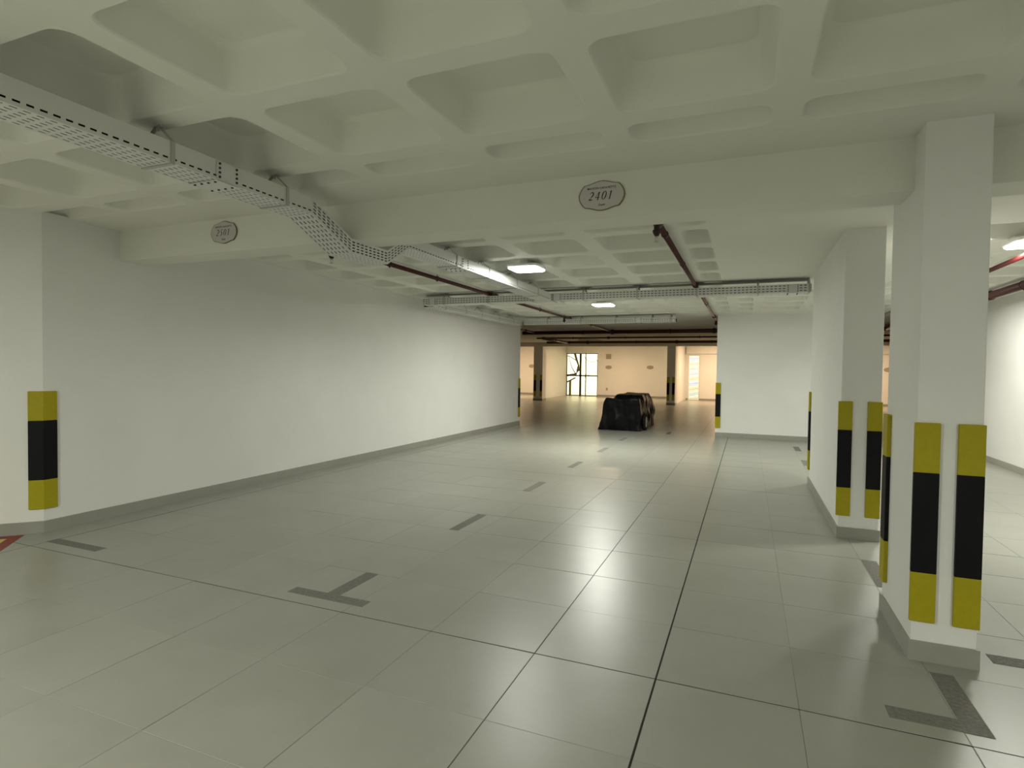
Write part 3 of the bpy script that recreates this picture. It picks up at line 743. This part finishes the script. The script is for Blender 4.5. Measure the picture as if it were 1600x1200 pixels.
bm = bmesh.new(); box(bm, -0.055, 0.055, -0.055, 0.055, 0, 0.84); obj('post', bm, M_TREE, t)
bm = bmesh.new(); strap(bm, [(-0.28, 0, 0.70), (0.30, 0, 1.00)], 0.25, 0.06); obj('slanted_board', bm, M_TREE, t)

# ------------------------------------------------------------------ covered vehicle
t = thing('covered_vehicle', 'small vehicle wrapped in a glossy black tarpaulin in the hall', 'covered vehicle', (-2.76, 13.68, 0))
bm = bmesh.new()
NX, NY, NZ = 22, 40, 16
def shape(u, v, w):
    # u across -1..1, v along 0..1, w up 0..1
    y = v * 1.95
    top = 0.775 if (v < 0.10 or u < -0.62) else 0.775 + 0.08 * min(1, (v - 0.10) / 0.05) * min(1, (u + 0.62) / 0.08)
    if v > 0.85: top -= 0.16 * (v - 0.85) / 0.15
    half = 0.43 + 0.03 * (1 - w) - 0.03 * max(0, w - 0.85) / 0.15
    if v > 0.12 and w > 0.9: half -= 0.02
    x = u * half
    z = w * top
    if u < 0 and v < 0.3: x -= 0.12 * (1 - w) ** 2 * (1 - v / 0.3)          # loose hem flaring out at the front left
    if v > 0.15 and u > 0: x += 0.05 * math.sin(v * 15) * (1 - abs(2 * w - 1)) + 0.02
    if v == 0 or v < 0.05: y -= 0.03 * (1 - w)
    p = Vector((x, y, z))
    n1 = noise.noise(p * 3.1 + Vector((3, 1, 7))); n2 = noise.noise(Vector((p.x * 9, p.y * 9, p.z * 3.5))); n3 = noise.noise(p * 17)
    amt = 0.035 * n1 + (0.045 if u > 0.5 and v > 0.08 else 0.024) * n2 + 0.012 * n3
    d = Vector((u * abs(u) , (-1 if v < 0.05 else (1 if v > 0.95 else 0)), 0.22 * max(0, w - 0.8) / 0.2))
    p += d * amt
    p.z += (0.006 * n1 + 0.008 * n2) * w
    p.z = max(p.z, 0.006)
    return p
grid = {}
def gv(i, j, k):
    key = (i, j, k)
    if key not in grid:
        u, v, w = i / NX * 2 - 1, j / NY, k / NZ
        grid[key] = bm.verts.new(shape(u, v, w))
    return grid[key]
for i in range(NX):
    for k in range(NZ):
        bm.faces.new((gv(i, 0, k), gv(i + 1, 0, k), gv(i + 1, 0, k + 1), gv(i, 0, k + 1)))
        bm.faces.new((gv(i, NY, k), gv(i, NY, k + 1), gv(i + 1, NY, k + 1), gv(i + 1, NY, k)))
for j in range(NY):
    for k in range(NZ):
        bm.faces.new((gv(0, j, k), gv(0, j, k + 1), gv(0, j + 1, k + 1), gv(0, j + 1, k)))
        bm.faces.new((gv(NX, j, k), gv(NX, j + 1, k), gv(NX, j + 1, k + 1), gv(NX, j, k + 1)))
    for i in range(NX):
        bm.faces.new((gv(i, j, NZ), gv(i + 1, j, NZ), gv(i + 1, j + 1, NZ), gv(i, j + 1, NZ)))
o = obj('tarpaulin', bm, M_TARP, t, smooth=True)
sm = o.modifiers.new('soft', 'SUBSURF'); sm.levels = 1; sm.render_levels = 1
for yy in (0.36,):
    bm = bmesh.new(); c = Vector((0.50, yy, 0.20))
    tube(bm, [c + Vector((0, 0.165 * math.cos(a), 0.165 * math.sin(a))) for a in [2 * math.pi * k / 24 for k in range(25)]], 0.035, 8, cap=False)
    wv = obj('wheel_tyre', bm, M_RUB, t, smooth=True)
    bm = bmesh.new()
    tube(bm, [c + Vector((0.012, 0.115 * math.cos(a), 0.115 * math.sin(a))) for a in [2 * math.pi * k / 24 for k in range(25)]], 0.02, 8, cap=False)
    for k in range(5):
        a = 2 * math.pi * k / 5; tube(bm, [c + Vector((0.01, 0, 0)), c + Vector((0.01, 0.11 * math.cos(a), 0.11 * math.sin(a)))], 0.012, 6)
    obj('wheel_rim', bm, M_RIM, wv, smooth=True)
